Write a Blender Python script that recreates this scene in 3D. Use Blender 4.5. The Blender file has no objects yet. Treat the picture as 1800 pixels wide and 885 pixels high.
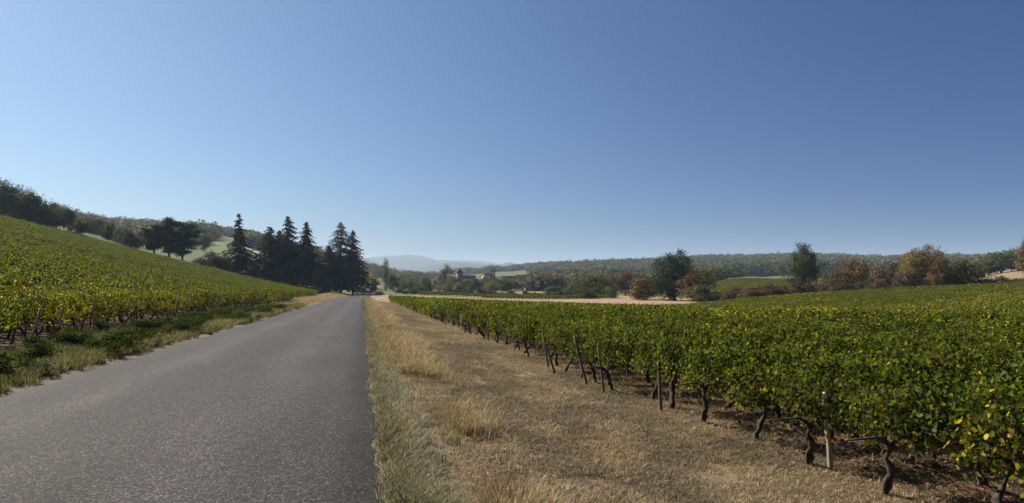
import bpy, math, random
import numpy as np
from mathutils import Vector, Matrix

# ------------------------------------------------------------------ camera, sky, sun, exposure
SC = bpy.context.scene
COL = SC.collection
CAM_H = 1.6
YAW = math.radians(12.16)          # camera turned this far to the right of the road's direction (+Y)
FPX, CX, HY = 1220.0, 900.0, 495.0  # focal length, centre column and horizon row on an 1800 px wide plate
cam = bpy.data.cameras.new('camera'); camo = bpy.data.objects.new('camera', cam); COL.objects.link(camo)
camo.location = (0, 0, CAM_H); camo.rotation_euler = (math.pi/2, 0, -YAW)
cam.sensor_width = 36.0; cam.lens = 36.0*FPX/1800.0; cam.shift_y = 52.5/1800.0
cam.clip_start = 0.05; cam.clip_end = 30000.0
SC.camera = camo

SUN_AZ = math.radians(-43.0)       # from +Y, clockwise positive
SUN_EL = math.radians(38.0)
w = bpy.data.worlds.new('World'); SC.world = w; w.use_nodes = True
nt = w.node_tree; bg = nt.nodes['Background']
sky = nt.nodes.new('ShaderNodeTexSky'); sky.sky_type = 'NISHITA'; sky.sun_disc = False
sky.sun_elevation = SUN_EL; sky.sun_rotation = SUN_AZ % (2*math.pi)
sky.altitude = 0.0; sky.air_density = 1.0; sky.dust_density = 0.3; sky.ozone_density = 10.0
# wide pale aureole round the sun, deeper blue away from it: factor = lo + k*((1+cos)/2)^4 per channel
_tc = nt.nodes.new('ShaderNodeTexCoord'); _dt = nt.nodes.new('ShaderNodeVectorMath'); _dt.operation = 'DOT_PRODUCT'
_dt.inputs[1].default_value = (math.sin(SUN_AZ)*math.cos(SUN_EL), math.cos(SUN_AZ)*math.cos(SUN_EL), math.sin(SUN_EL)); nt.links.new(_tc.outputs['Generated'], _dt.inputs[0])
_h = nt.nodes.new('ShaderNodeMath'); _h.operation = 'MULTIPLY_ADD'; _h.inputs[1].default_value = .5; _h.inputs[2].default_value = .5; nt.links.new(_dt.outputs['Value'], _h.inputs[0])
_p = nt.nodes.new('ShaderNodeMath'); _p.operation = 'POWER'; _p.inputs[1].default_value = 4.0; nt.links.new(_h.outputs[0], _p.inputs[0])
_m = nt.nodes.new('ShaderNodeMix'); _m.data_type = 'RGBA'; _m.inputs[6].default_value = (.06, .21, .44, 1); _m.inputs[7].default_value = (1.76, 1.36, .98, 1); nt.links.new(_p.outputs[0], _m.inputs[0])
_x = nt.nodes.new('ShaderNodeVectorMath'); _x.operation = 'MULTIPLY'; nt.links.new(sky.outputs[0], _x.inputs[0]); nt.links.new(_m.outputs[2], _x.inputs[1])
nt.links.new(_x.outputs[0], bg.inputs[0]); bg.inputs[1].default_value = 0.05
sun = bpy.data.lights.new('sun', 'SUN'); suno = bpy.data.objects.new('sun', sun); COL.objects.link(suno)
sun.energy = 5.0; sun.angle = math.radians(0.5); sun.color = (1.0, 0.93, 0.82)
sd = Vector((math.sin(SUN_AZ)*math.cos(SUN_EL), math.cos(SUN_AZ)*math.cos(SUN_EL), math.sin(SUN_EL)))
suno.rotation_euler = (-sd).to_track_quat('-Z', 'Y').to_euler(); suno.location = sd*500
SC.view_settings.view_transform = 'Standard'; SC.view_settings.look = 'None'
SC.view_settings.gamma = 1.0; SC.view_settings.use_curve_mapping = False
SC.view_settings.exposure = 1.22
SC.render.engine = 'CYCLES'
SC.cycles.max_bounces = 6; SC.cycles.diffuse_bounces = 3; SC.cycles.transmission_bounces = 4
SC.cycles.volume_bounces = 0; SC.cycles.use_denoising = True

rng = np.random.default_rng(7); random.seed(7)

# ------------------------------------------------------------------ helpers: numbers
CY, SY = math.cos(YAW), math.sin(YAW)
def cam2w(X, Z): return X*CY+Z*SY, -X*SY+Z*CY
def w2cam(x, y): return x*CY-y*SY, x*SY+y*CY
def ss(a, b, x):
    t = np.clip((x-a)/(b-a), 0, 1); return t*t*(3-2*t)
_perm = np.random.default_rng(3).random((256, 256))
def vnoise(x, y):
    x = np.asarray(x, float); y = np.asarray(y, float)
    xi = np.floor(x).astype(int); yi = np.floor(y).astype(int); fx = x-xi; fy = y-yi
    fx = fx*fx*(3-2*fx); fy = fy*fy*(3-2*fy)
    g = lambda a, b: _perm[a & 255, b & 255]
    return (g(xi, yi)*(1-fx)+g(xi+1, yi)*fx)*(1-fy)+(g(xi, yi+1)*(1-fx)+g(xi+1, yi+1)*fx)*fy
def fbm(x, y, o=4):
    s = 0; a = .5; t = 0
    for i in range(o):
        s = s+a*vnoise(x*2**i+17.3*i, y*2**i+5.1*i); t += a; a *= .5
    return s/t   # 0..1

# ------------------------------------------------------------------ the lie of the land
def road_z(y):
    y = np.asarray(y, float)
    return np.interp(y, [-200, 0, 190, 215, 232, 250, 300, 340, 380, 460], [2.5, 0, -2.38, -2.68, -2.8, -2.62, -1.5, -.65, -.55, -1.5])
def road_c(y):
    y = np.asarray(y, float)
    return -2.65 + 2.5*ss(105, 230, y) + np.clip(y-230, 0, 250)*0.016
ROAD_W = 2.80
DEP = np.log(np.array([125, 150, 180, 230, 300, 400, 550, 800, 1100, 1500, 2600, 9000], float))
TAB = {
 -400: [380, 372, 366, 360, 352, 350, 356, 370, 400, 430],
 0:    [398, 391, 386, 383, 376, 372, 376, 384, 402, 432],
 130:  [420, 410, 405, 404, 405, 402, 397, 396, 408, 434],
 250:  [460, 453, 445, 439, 429, 418, 411, 406, 415, 440],
 400:  [495, 491, 484, 468, 450, 432, 420, 416, 424, 448],
 520:  [510, 509, 507, 498, 484, 470, 455, 446, 450, 465],
 600:  [514, 515, 516, 514, 508, 497, 480, 466, 464, 474],
 640:  [515, 516, 518, 519, 509, 500, 493, 471, 474, 482],
 700:  [522, 521, 519, 517, 511, 506, 501, 485, 482, 484],
 780:  [531, 527, 522, 518, 513, 509, 504, 496, 488, 484],
 860:  [540, 531, 525, 521, 516, 511, 506, 497, 487, 481],
 950:  [546, 533, 526, 522, 517, 511, 505, 494, 481, 474],
 1100: [549, 533, 524, 519, 513, 508, 502, 488, 470, 467],
 1200: [543, 531, 524, 519, 511, 505, 499, 484, 467, 464],
 1300: [533, 528, 523, 508, 494, 490, 490, 480, 464, 463],
 1400: [524, 518, 514, 506, 496, 492, 491, 478, 461, 461],
 1600: [513, 507, 504, 501, 497, 493, 490, 479, 463, 463],
 1700: [508, 502, 496, 490, 486, 482, 481, 476, 464, 464],
 1800: [504, 497, 488, 476, 467, 465, 465, 467, 462, 462],
 2200: [490, 480, 468, 455, 445, 443, 443, 452, 455, 455],
}
TPX = np.array(sorted(TAB), float)
TY = np.array([TAB[int(p)]+[490, 496] for p in TPX], float)
TY[:, -2] = np.minimum(486, TY[:, -3]+12)
def far_h(px, Z):
    px = np.clip(px, -399, 2199); L = np.log(np.clip(Z, 126, 8900))
    i = np.clip(np.searchsorted(TPX, px)-1, 0, len(TPX)-2); j = np.clip(np.searchsorted(DEP, L)-1, 0, len(DEP)-2)
    a = (px-TPX[i])/(TPX[i+1]-TPX[i]); a = a*.6+.4*a*a*(3-2*a); b = (L-DEP[j])/(DEP[j+1]-DEP[j])
    yy = (TY[i, j]*(1-a)+TY[i+1, j]*a)*(1-b)+(TY[i, j+1]*(1-a)+TY[i+1, j+1]*a)*b
    return CAM_H-(yy-HY)*np.clip(Z, 1, 9000)/FPX
SU = np.array([4, 6, 25, 43, 54, 75, 99, 125, 200], float)
SV = np.array([-.28, -.36, -1.5, -2.3, -1.9, -.25, .9, 1.7, 4], float)
def H(x, y, road=True):
    x = np.asarray(x, float); y = np.asarray(y, float)
    zr = road_z(np.clip(y, -150, 200))
    u = x-(road_c(y)+2.68)
    # right of the road: the verge falls away, then a shallow swale that lifts again to the right
    t = np.clip((y-8)/102, .12, 1.15)
    rt = np.interp(u, [0, .25, 1.2, 4], [0, .03, -.05, -.28])
    rt = np.where(u > 4, -.28*(1-t)+t*np.interp(u, SU, SV) - .0*u, rt)
    # left: shallow ditch, then the vineyard slope
    d = np.clip(-(u+9.5), 0, None)
    lf = np.interp(-u, [5.4, 5.7, 6.6, 7.6, 9.5], [0, .03, -.02, -.12, .05]) + .27*d*d/(d+9)
    near = zr+np.where(u > 0, rt, np.where(u < -5.4, lf, 0.0))
    near = near+ (fbm(x*.35, y*.35, 3)-.5)*.10*(1-ss(-5.9, -5.4, u)*(1-ss(.1, .5, u)))
    X, Z = w2cam(x, y)
    az = np.clip(np.arctan2(X, Z), -.9, .9); r = np.hypot(X, Z)
    px = CX+FPX*np.tan(az); Zc = r*np.cos(az)
    fh = far_h(px, Zc)+(fbm(x*.012, y*.012, 4)-.5)*.012*np.clip(Zc, 0, 1500)*ss(170, 420, Zc)
    z0 = np.interp(px, [560, 660], [172, 116])
    wgt = ss(z0, z0+34, Zc)*ss(-20, 60, Z)
    h = near*(1-wgt)+fh*wgt
    if road:
        dl = np.abs(x-road_c(y))-ROAD_W
        k = 1-ss(0.15, 1.5+.02*np.clip(y, 0, 400), dl)
        k = k*(1-ss(420, 520, y))
        base = road_z(y)-(.03+.0009*np.clip(y, 0, 450))*(1-ss(-.1, .25, dl))
        h = h*(1-k)+(base+0*h)*k
    return h
def h1(x, y): return float(H(np.array([x]), np.array([y]))[0])
def atpx(px, Z):
    """ground point under image column px at depth Z"""
    x, y = cam2w((px-CX)*Z/FPX, Z); return x, y, h1(x, y)

# ------------------------------------------------------------------ helpers: meshes and objects
def mesh_np(name, V, loops, sizes, mats, cols=None, midx=None, smooth=False):
    me = bpy.data.meshes.new(name)
    V = np.asarray(V, np.float32); loops = np.asarray(loops, np.int32); sizes = np.asarray(sizes, np.int32)
    me.vertices.add(len(V)); me.vertices.foreach_set('co', V.ravel())
    me.loops.add(len(loops)); me.loops.foreach_set('vertex_index', loops)
    me.polygons.add(len(sizes)); st = np.zeros(len(sizes), np.int32); st[1:] = np.cumsum(sizes)[:-1]
    me.polygons.foreach_set('loop_start', st); me.polygons.foreach_set('loop_total', sizes)
    if midx is not None: me.polygons.foreach_set('material_index', np.asarray(midx, np.int32))
    if smooth: me.polygons.foreach_set('use_smooth', np.ones(len(sizes), bool))
    for m in mats: me.materials.append(m)
    if cols is not None:
        a = me.attributes.new('col', 'FLOAT_COLOR', 'FACE')
        c = np.ones((len(sizes), 4), np.float32); c[:, :3] = cols; a.data.foreach_set('color', c.ravel())
    me.update(calc_edges=True); me.validate(); return me
class MB:
    """collects plain geometry for one mesh"""
    def __init__(s): s.v = []; s.f = []; s.c = []
    def add(s, vs, fs, c=(1, 1, 1)):
        b = len(s.v); s.v += [tuple(p) for p in vs]; s.f += [tuple(i+b for i in f) for f in fs]; s.c += [c]*len(fs)
    def box(s, c, d, col=(1, 1, 1), rz=0):
        x, y, z = d[0]/2, d[1]/2, d[2]/2; q = []
        for i in (-1, 1):
            for j in (-1, 1):
                for k in (-1, 1):
                    a, b = i*x, j*y
                    q.append((c[0]+a*math.cos(rz)-b*math.sin(rz), c[1]+a*math.sin(rz)+b*math.cos(rz), c[2]+k*z))
        s.add(q, [(0, 1, 3, 2), (4, 6, 7, 5), (0, 4, 5, 1), (2, 3, 7, 6), (0, 2, 6, 4), (1, 5, 7, 3)], col)
    def tube(s, path, rad, n=6, col=(1, 1, 1), jit=0.0, rs=None):
        P = [Vector(p) for p in path]; vs = []
        for i, p in enumerate(P):
            t = (P[min(i+1, len(P)-1)]-P[max(i-1, 0)]).normalized()
            a = t.cross(Vector((.31, .87, .38))).normalized(); b = t.cross(a)
            for k in range(n):
                ph = 2*math.pi*k/n; r = rad[i]*(1+(rs.uniform(-jit, jit) if rs else 0))
                vs.append(p+a*math.cos(ph)*r+b*math.sin(ph)*r)
        fs = [(i*n+k, i*n+(k+1) % n, (i+1)*n+(k+1) % n, (i+1)*n+k) for i in range(len(P)-1) for k in range(n)]
        fs += [tuple(range(n-1, -1, -1)), tuple((len(P)-1)*n+k for k in range(n))]
        s.add(vs, fs, col)
    def mesh(s, name, mats, smooth=False):
        loops = [i for f in s.f for i in f]
        return mesh_np(name, s.v, loops, [len(f) for f in s.f], mats, np.array(s.c), smooth=smooth)
def link(name, data, parent=None, loc=None, kind=None):
    o = bpy.data.objects.new(name, data); COL.objects.link(o)
    if parent is not None: o.parent = parent
    if loc is not None: o.location = loc
    if kind: o['kind'] = kind
    return o
def tag(o, label, cat, group=None):
    o['label'] = label; o['category'] = cat
    if group: o['group'] = group
    return o

# ------------------------------------------------------------------ helpers: materials
def newmat(name):
    m = bpy.data.materials.new(name); m.use_nodes = True
    n = m.node_tree; n.nodes.clear(); out = n.nodes.new('ShaderNodeOutputMaterial'); return m, n, out
def leaf_mat(name, transl=.35, rough=.5, spec=.3, tint=(1.25, 1.25, .7), var=.35):
    m, n, out = newmat(name); N = n.nodes.new; L = n.links.new
    at = N('ShaderNodeAttribute'); at.attribute_name = 'col'
    oi = N('ShaderNodeObjectInfo')
    mul = N('ShaderNodeMix'); mul.data_type = 'RGBA'; mul.blend_type = 'MULTIPLY'; mul.inputs[0].default_value = 1
    L(at.outputs['Color'], mul.inputs[6]); L(oi.outputs['Color'], mul.inputs[7])
    mr = N('ShaderNodeMapRange'); mr.inputs[3].default_value = 1-var; mr.inputs[4].default_value = 1+var
    L(oi.outputs['Random'], mr.inputs[0])
    sc = N('ShaderNodeVectorMath'); sc.operation = 'SCALE'; L(mul.outputs[2], sc.inputs[0]); L(mr.outputs[0], sc.inputs['Scale'])
    p = N('ShaderNodeBsdfPrincipled'); p.inputs['Roughness'].default_value = rough; p.inputs['Specular IOR Level'].default_value = spec
    L(sc.outputs[0], p.inputs['Base Color'])
    if transl > 0:
        tr = N('ShaderNodeBsdfTranslucent'); tm = N('ShaderNodeVectorMath'); tm.operation = 'MULTIPLY'
        tm.inputs[1].default_value = tint; L(sc.outputs[0], tm.inputs[0]); L(tm.outputs[0], tr.inputs[0])
        mx = N('ShaderNodeMixShader'); mx.inputs[0].default_value = transl
        L(p.outputs[0], mx.inputs[1]); L(tr.outputs[0], mx.inputs[2]); L(mx.outputs[0], out.inputs[0])
    else: L(p.outputs[0], out.inputs[0])
    return m
def rough_mat(name, c1, c2, scale=8, rough=.85, bump=.3, stretch=(1, 1, 1), attr=False, detail=6):
    m, n, out = newmat(name); N = n.nodes.new; L = n.links.new
    tc = N('ShaderNodeTexCoord'); mp = N('ShaderNodeMapping'); mp.inputs['Scale'].default_value = stretch
    L(tc.outputs['Object'], mp.inputs[0])
    no = N('ShaderNodeTexNoise'); no.inputs['Scale'].default_value = scale; no.inputs['Detail'].default_value = detail; L(mp.outputs[0], no.inputs[0])
    r = N('ShaderNodeValToRGB'); r.color_ramp.elements[0].position = .3; r.color_ramp.elements[1].position = .7
    r.color_ramp.elements[0].color = (*c1, 1); r.color_ramp.elements[1].color = (*c2, 1); L(no.outputs[0], r.inputs[0])
    p = N('ShaderNodeBsdfPrincipled'); p.inputs['Roughness'].default_value = rough; p.inputs['Specular IOR Level'].default_value = .2
    col = r.outputs[0]
    if attr:
        at = N('ShaderNodeAttribute'); at.attribute_name = 'col'; mu = N('ShaderNodeMix'); mu.data_type = 'RGBA'; mu.blend_type = 'MULTIPLY'
        mu.inputs[0].default_value = 1; L(col, mu.inputs[6]); L(at.outputs['Color'], mu.inputs[7]); col = mu.outputs[2]
    L(col, p.inputs['Base Color'])
    if bump:
        b = N('ShaderNodeBump'); b.inputs['Strength'].default_value = bump; b.inputs['Distance'].default_value = .02
        L(no.outputs[0], b.inputs['Height']); L(b.outputs[0], p.inputs['Normal'])
    L(p.outputs[0], out.inputs[0]); return m

M_VINE = leaf_mat('vine_leaf', .42, .62, .07, (1.6, 1.42, .38), .22)
M_LEAF = leaf_mat('tree_leaf', .25, .65, .06, (1.2, 1.15, .6), .12)
M_NEED = leaf_mat('needles', .05, .7, .05, (1, 1, .8), .15)
M_GRASS = leaf_mat('grass_blade', .35, .6, .08, (1.15, 1.1, .8), .25)
M_WEED = leaf_mat('weed_leaf', .3, .8, .0, (1.2, 1.25, .5), .3)
M_BARK = rough_mat('bark', (.018, .013, .01), (.07, .052, .04), 22, .9, .9, (1, 1, .35))
M_TBARK = rough_mat('tree_bark', (.03, .024, .019), (.09, .073, .058), 3, .9, .5, (1, 1, .3))
M_POST = rough_mat('weathered_wood', (.055, .042, .032), (.17, .13, .10), 30, .85, .5, (1, 1, .12))
M_PALE = rough_mat('pale_wood', (.20, .15, .10), (.42, .34, .25), 30, .8, .4, (1, 1, .1))
M_WHITE = rough_mat('white_paint_band', (.55, .54, .5), (.72, .71, .68), 40, .7, .2)
M_WIRE = rough_mat('galvanised_wire', (.18, .18, .18), (.32, .32, .33), 60, .45, 0)

# ground: base colour per vertex (what grows or lies there), broken up by noise at several scales
def ground_mat():
    m, n, out = newmat('earth_and_dry_grass'); N = n.nodes.new; L = n.links.new
    at = N('ShaderNodeAttribute'); at.attribute_name = 'gcol'
    tc = N('ShaderNodeTexCoord')
    def noise(s, d, r=.6):
        x = N('ShaderNodeTexNoise'); x.inputs['Scale'].default_value = s; x.inputs['Detail'].default_value = d; x.inputs['Roughness'].default_value = r
        L(tc.outputs['Object'], x.inputs[0]); return x.outputs[0]
    def rng_(v, a, b, lo=.3, hi=.7):
        x = N('ShaderNodeMapRange'); x.inputs[1].default_value = lo; x.inputs[2].default_value = hi; x.inputs[3].default_value = a; x.inputs[4].default_value = b
        L(v, x.inputs[0]); return x.outputs[0]
    def mulv(a, b):
        x = N('ShaderNodeMath'); x.operation = 'MULTIPLY'; L(a, x.inputs[0]); L(b, x.inputs[1]); return x.outputs[0]
    f = noise(55, 8, .75); md = noise(4.5, 6, .65); lg = noise(.35, 5, .6)
    k = mulv(mulv(rng_(f, .35, 1.65), rng_(md, .62, 1.35)), rng_(lg, .8, 1.2))
    sc = N('ShaderNodeVectorMath'); sc.operation = 'SCALE'; L(at.outputs['Color'], sc.inputs[0]); L(k, sc.inputs['Scale'])
    hs = N('ShaderNodeHueSaturation'); L(sc.outputs[0], hs.inputs['Color']); L(rng_(noise(1.3, 4), .485, .515), hs.inputs['Hue'])
    p = N('ShaderNodeBsdfPrincipled'); p.inputs['Roughness'].default_value = .95; p.inputs['Specular IOR Level'].default_value = .1
    L(hs.outputs[0], p.inputs['Base Color'])
    b = N('ShaderNodeBump'); b.inputs['Strength'].default_value = .9; b.inputs['Distance'].default_value = .05
    ad = N('ShaderNodeMath'); ad.operation = 'ADD'; L(f, ad.inputs[0]); L(md, ad.inputs[1]); L(ad.outputs[0], b.inputs['Height']); L(b.outputs[0], p.inputs['Normal'])
    L(p.outputs[0], out.inputs[0]); return m
M_GROUND = ground_mat()

def road_mat():
    m, n, out = newmat('chip_seal_asphalt'); N = n.nodes.new; L = n.links.new
    tc = N('ShaderNodeTexCoord')
    vo = N('ShaderNodeTexVoronoi'); vo.inputs['Scale'].default_value = 68; L(tc.outputs['Object'], vo.inputs[0])
    sep = N('ShaderNodeSeparateColor'); L(vo.outputs['Color'], sep.inputs[0])
    r = N('ShaderNodeValToRGB'); e = r.color_ramp.elements
    e[0].position = 0; e[0].color = (.009, .0085, .0086, 1); e[1].position = 1; e[1].color = (.115, .108, .107, 1)
    x = e.new(.45); x.color = (.0205, .0192, .0195, 1); x = e.new(.82); x.color = (.041, .0385, .0388, 1)
    L(sep.outputs[0], r.inputs[0])
    at = N('ShaderNodeAttribute'); at.attribute_name = 'wear'
    no = N('ShaderNodeTexNoise'); no.inputs['Scale'].default_value = 1.1; no.inputs['Detail'].default_value = 6
    mp = N('ShaderNodeMapping'); mp.inputs['Scale'].default_value = (1, .18, 1); L(tc.outputs['Object'], mp.inputs[0]); L(mp.outputs[0], no.inputs[0])
    mr = N('ShaderNodeMapRange'); mr.inputs[1].default_value = .3; mr.inputs[2].default_value = .7; mr.inputs[3].default_value = .76; mr.inputs[4].default_value = 1.24; L(no.outputs[0], mr.inputs[0])
    m1 = N('ShaderNodeMath'); m1.operation = 'MULTIPLY'; L(at.outputs['Fac'], m1.inputs[0]); L(mr.outputs[0], m1.inputs[1])
    sc = N('ShaderNodeVectorMath'); sc.operation = 'SCALE'; L(r.outputs[0], sc.inputs[0]); L(m1.outputs[0], sc.inputs['Scale'])
    p = N('ShaderNodeBsdfPrincipled'); p.inputs['Roughness'].default_value = .9; p.inputs['Specular IOR Level'].default_value = .15
    L(sc.outputs[0], p.inputs['Base Color'])
    b = N('ShaderNodeBump'); b.inputs['Strength'].default_value = .55; b.inputs['Distance'].default_value = .006; b.invert = True
    L(vo.outputs['Distance'], b.inputs['Height']); L(b.outputs[0], p.inputs['Normal']); L(p.outputs[0], out.inputs[0]); return m
M_ROAD = road_mat()

# ------------------------------------------------------------------ ground sheet
def in_left_vines(x, y):
    return ((x < -10.2) & (y > 13) & (y < 104)) | ((x < -11.5) & (y > 113) & (y < 182))
def build_ground():
    az = np.concatenate([np.radians(np.linspace(-180, -62, 36)[:-1]), np.radians(np.linspace(-62, 62, 430)), np.radians(np.linspace(62, 180, 36)[1:-1])])
    rr = np.concatenate([[0.05], np.exp(np.linspace(math.log(.5), math.log(9000), 330))])
    A, R = np.meshgrid(az, rr)
    X = R*np.sin(A); Z = R*np.cos(A); x, y = cam2w(X, Z)
    z = H(x, y)
    V = np.stack([x, y, z], -1).reshape(-1, 3)
    na, nr = len(az), len(rr)
    i, j = np.meshgrid(np.arange(nr-1), np.arange(na), indexing='ij'); j2 = (j+1) % na
    F = np.stack([i*na+j, i*na+j2, (i+1)*na+j2, (i+1)*na+j], -1).reshape(-1, 4)[:, ::-1]
    # what covers the ground
    C = np.zeros((nr, na, 3)); C[:] = (.20, .15, .094)
    px = CX+FPX*np.tan(np.clip(A, -1.2, 1.2)); Zc = np.where(np.cos(A) > 0, Z, R)
    n1 = fbm(x*.8, y*.8, 4)-.5; n2 = fbm(x*.05+9, y*.05, 4)-.5; n3 = fbm(x*.2+3, y*.2+8, 3)-.5
    def put(mask, col):
        mk = np.clip(mask, 0, 1)[..., None]; C[:] = C*(1-mk)+np.array(col)*mk
    box = lambda v, a, b, s: ss(a-s, a+s, v)*(1-ss(b-s, b+s, v))
    fr = ss(-20, 20, Z)
    put(box(x+n1*.7, 1.1, 4.6, .5)*ss(.45, .58, fbm(x*.7, y*.35, 3)), (.28, .21, .125)); put(box(x+n1*.7, 1.1, 5.2, .5)*ss(.50, .60, fbm(x*1.1+5, y*.6, 3)), (.125, .092, .06))
    put(box(x+n1*.8, -.2, .6, .25)*box(y, -50, 70, 15), (.13, .125, .07))
    put((x > 3.9+n1)*box(y+n1, -30, 113, 1.0), (.155, .10, .062))
    put((x > 3.9+n1)*box(y+n1, -30, 113, 1.0)*ss(.5, .62, fbm(x*1.3, y*1.3, 3)), (.22, .155, .09))
    put(box(x+n1*.9, -9.6, -5.4, .4)*box(y+n3*10, -50, 75, 12), (.075, .085, .03))
    put(box(x+n1*.5, -6.0, -5.2, .15)*(y < 120), (.17, .145, .105))
    put(in_left_vines(x+n1, y+n1)*1.0, (.13, .078, .05))
    put(((x < -9.8) & (y < 14))*1.0*ss(-60, -30, y), (.10, .10, .04))
    # stubble beyond the right-hand vines, with faint drill lines
    st = (x > 4.5)*box(y+n1*2, 114, 178, 1.5)
    put(st, (.27, .195, .125)); put(st*ss(.1, .9, np.sin(y*1.9+n3*3)*.5+.5)*.5, (.18, .125, .08))
    far = ss(175, 200, Zc)*fr
    pf = fbm(px*.012, np.log(Zc+1)*9, 3)
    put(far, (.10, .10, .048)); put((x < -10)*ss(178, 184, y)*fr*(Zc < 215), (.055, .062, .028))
    put(far*ss(.48, .53, pf), (.075, .10, .035)); put(far*ss(.60, .64, pf)*ss(600, 680, px), (.22, .175, .10))
    vy = lambda p0, p1, a, b, col: put(fr*box(px, p0, p1, 5)*box(Zc, a, b, a*.02), col)
    vy(1262, 1400, 190, 300, (.075, .085, .03)); vy(1245, 1285, 178, 196, (.33, .26, .16))
    vy(1680, 2100, 172, 270, (.20, .155, .088)); vy(940, 1000, 200, 230, (.33, .26, .15)); vy(1020, 1120, 185, 215, (.30, .225, .13))
    vy(835, 965, 700, 1350, (.078, .088, .036)); vy(918, 936, 900, 1010, (.33, .29, .17)); vy(836, 856, 640, 720, (.40, .36, .22))
    vy(640, 740, 620, 900, (.16, .14, .065)); vy(632, 668, 330, 420, (.30, .24, .13))
    vy(200, 246, 330, 520, (.085, .12, .045)); vy(225, 240, 255, 300, (.36, .29, .19))
    vy(360, 400, 280, 430, (.085, .12, .04)); vy(375, 470, 440, 480, (.36, .28, .19)); vy(410, 450, 300, 400, (.09, .12, .045)); vy(430, 480, 400, 435, (.33, .25, .16))
    me = mesh_np('ground', V, F.ravel(), np.full(len(F), 4), [M_GROUND], smooth=True)
    a = me.attributes.new('gcol', 'FLOAT_COLOR', 'POINT'); c = np.ones((nr*na, 4), np.float32); c[:, :3] = C.reshape(-1, 3); a.data.foreach_set('color', c.ravel())
    return link('ground', me, kind='structure')
build_ground()

def build_road():
    ys = np.concatenate([np.arange(-40, 0, 1.0), np.exp(np.linspace(0, math.log(430), 420))-1])
    t = np.linspace(-1, 1, 23); V = []; W = []
    for y in ys:
        c = float(road_c(y)); z = float(road_z(y))
        el = (vnoise(y*1.3, 3.3)-.5)*.14+(vnoise(y*6, 1.3)-.5)*.07; er = (vnoise(y*1.1, 7.7)-.5)*.13+(vnoise(y*5, 9.3)-.5)*.10
        for k, s in enumerate(t):
            x = c+s*ROAD_W+(el*(k < 2)+er*(k > 20))
            zz = z+.045*(1-s*s)+(.002 if abs(s) < .99 else -.03)
            V.append((x, y, zz))
            wl = math.exp(-((s-.42)/.16)**2)+math.exp(-((s+.42)/.16)**2)
            W.append(.92+.34*wl-.48*float(ss(.80, .97, s))-.10*float(ss(.86, .97, -s)))
    n = len(t); F = [(i*n+k, i*n+k+1, (i+1)*n+k+1, (i+1)*n+k) for i in range(len(ys)-1) for k in range(n-1)]
    me = mesh_np('road', V, np.array(F).ravel(), np.full(len(F), 4), [M_ROAD], smooth=True)
    a = me.attributes.new('wear', 'FLOAT', 'POINT'); a.data.foreach_set('value', np.array(W, np.float32))
    return link('road', me, kind='structure')
build_road()

# ------------------------------------------------------------------ leaves
T_QUAD = (np.array([(0, -.5, 0), (.42, .02, .12), (0, .5, -.05), (-.42, .02, .12)]), [(0, 1, 2, 3)])
T_SPRAY = (np.array([(0, -.5, 0), (.2, .0, .03), (0, .5, -.1), (-.2, .0, .03)]), [(0, 1, 2, 3)])
_a = [-100, -62, -35, -5, 22, 52, 90, 128, 158, 185, 215, 242]
_r = [.16, .40, .27, .50, .36, .50, .58, .50, .36, .50, .27, .40]
_o = [(r*math.cos(math.radians(a)), r*math.sin(math.radians(a)), .10*(r/.5)**2*(1 if i % 2 else .2)) for i, (a, r) in enumerate(zip(_a, _r))]
T_VINE = (np.array([(0, 0, 0)]+_o), [(0, 1+2*k, 1+(2*k+1) % 12, 1+(2*k+2) % 12) for k in range(6)])
def leafmesh(name, P, Nn, size, col, tmpl, mat, extra=None):
    """one mesh of many small leaves; extra = an MB with stems (second material)"""
    n = len(P); tv, tf = tmpl; rr = np.random.default_rng(len(P)+int(abs(P).sum()*10) % 9999)
    Nn = Nn/np.maximum(np.linalg.norm(Nn, axis=1, keepdims=True), 1e-6)
    q = rr.normal(size=(n, 3)); T = q-(q*Nn).sum(1, keepdims=True)*Nn; T /= np.maximum(np.linalg.norm(T, axis=1, keepdims=True), 1e-6); B = np.cross(Nn, T)
    size = np.asarray(size)
    V = P[:, None, :]+size[:, None, None]*(tv[None, :, 0:1]*T[:, None, :]+tv[None, :, 1:2]*B[:, None, :]+tv[None, :, 2:3]*Nn[:, None, :])
    k = len(tv); fl = np.array([i for f in tf for i in f]); fs = np.array([len(f) for f in tf])
    loops = (np.arange(n)[:, None]*k+fl[None, :]).ravel(); sizes = np.tile(fs, n); cols = np.repeat(col, len(tf), axis=0)
    V = V.reshape(-1, 3); mats = [mat]; midx = np.zeros(len(sizes), int)
    if extra is not None:
        eb, em = extra; b = len(V); V = np.concatenate([V, np.array([tuple(p) for p in eb.v])])
        loops = np.concatenate([loops, np.array([i+b for f in eb.f for i in f])]); es = [len(f) for f in eb.f]
        sizes = np.concatenate([sizes, es]); cols = np.concatenate([cols, np.array(eb.c)]); midx = np.concatenate([midx, np.ones(len(es), int)]); mats.append(em)
    return mesh_np(name, V, loops, sizes, mats, cols, midx)

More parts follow.
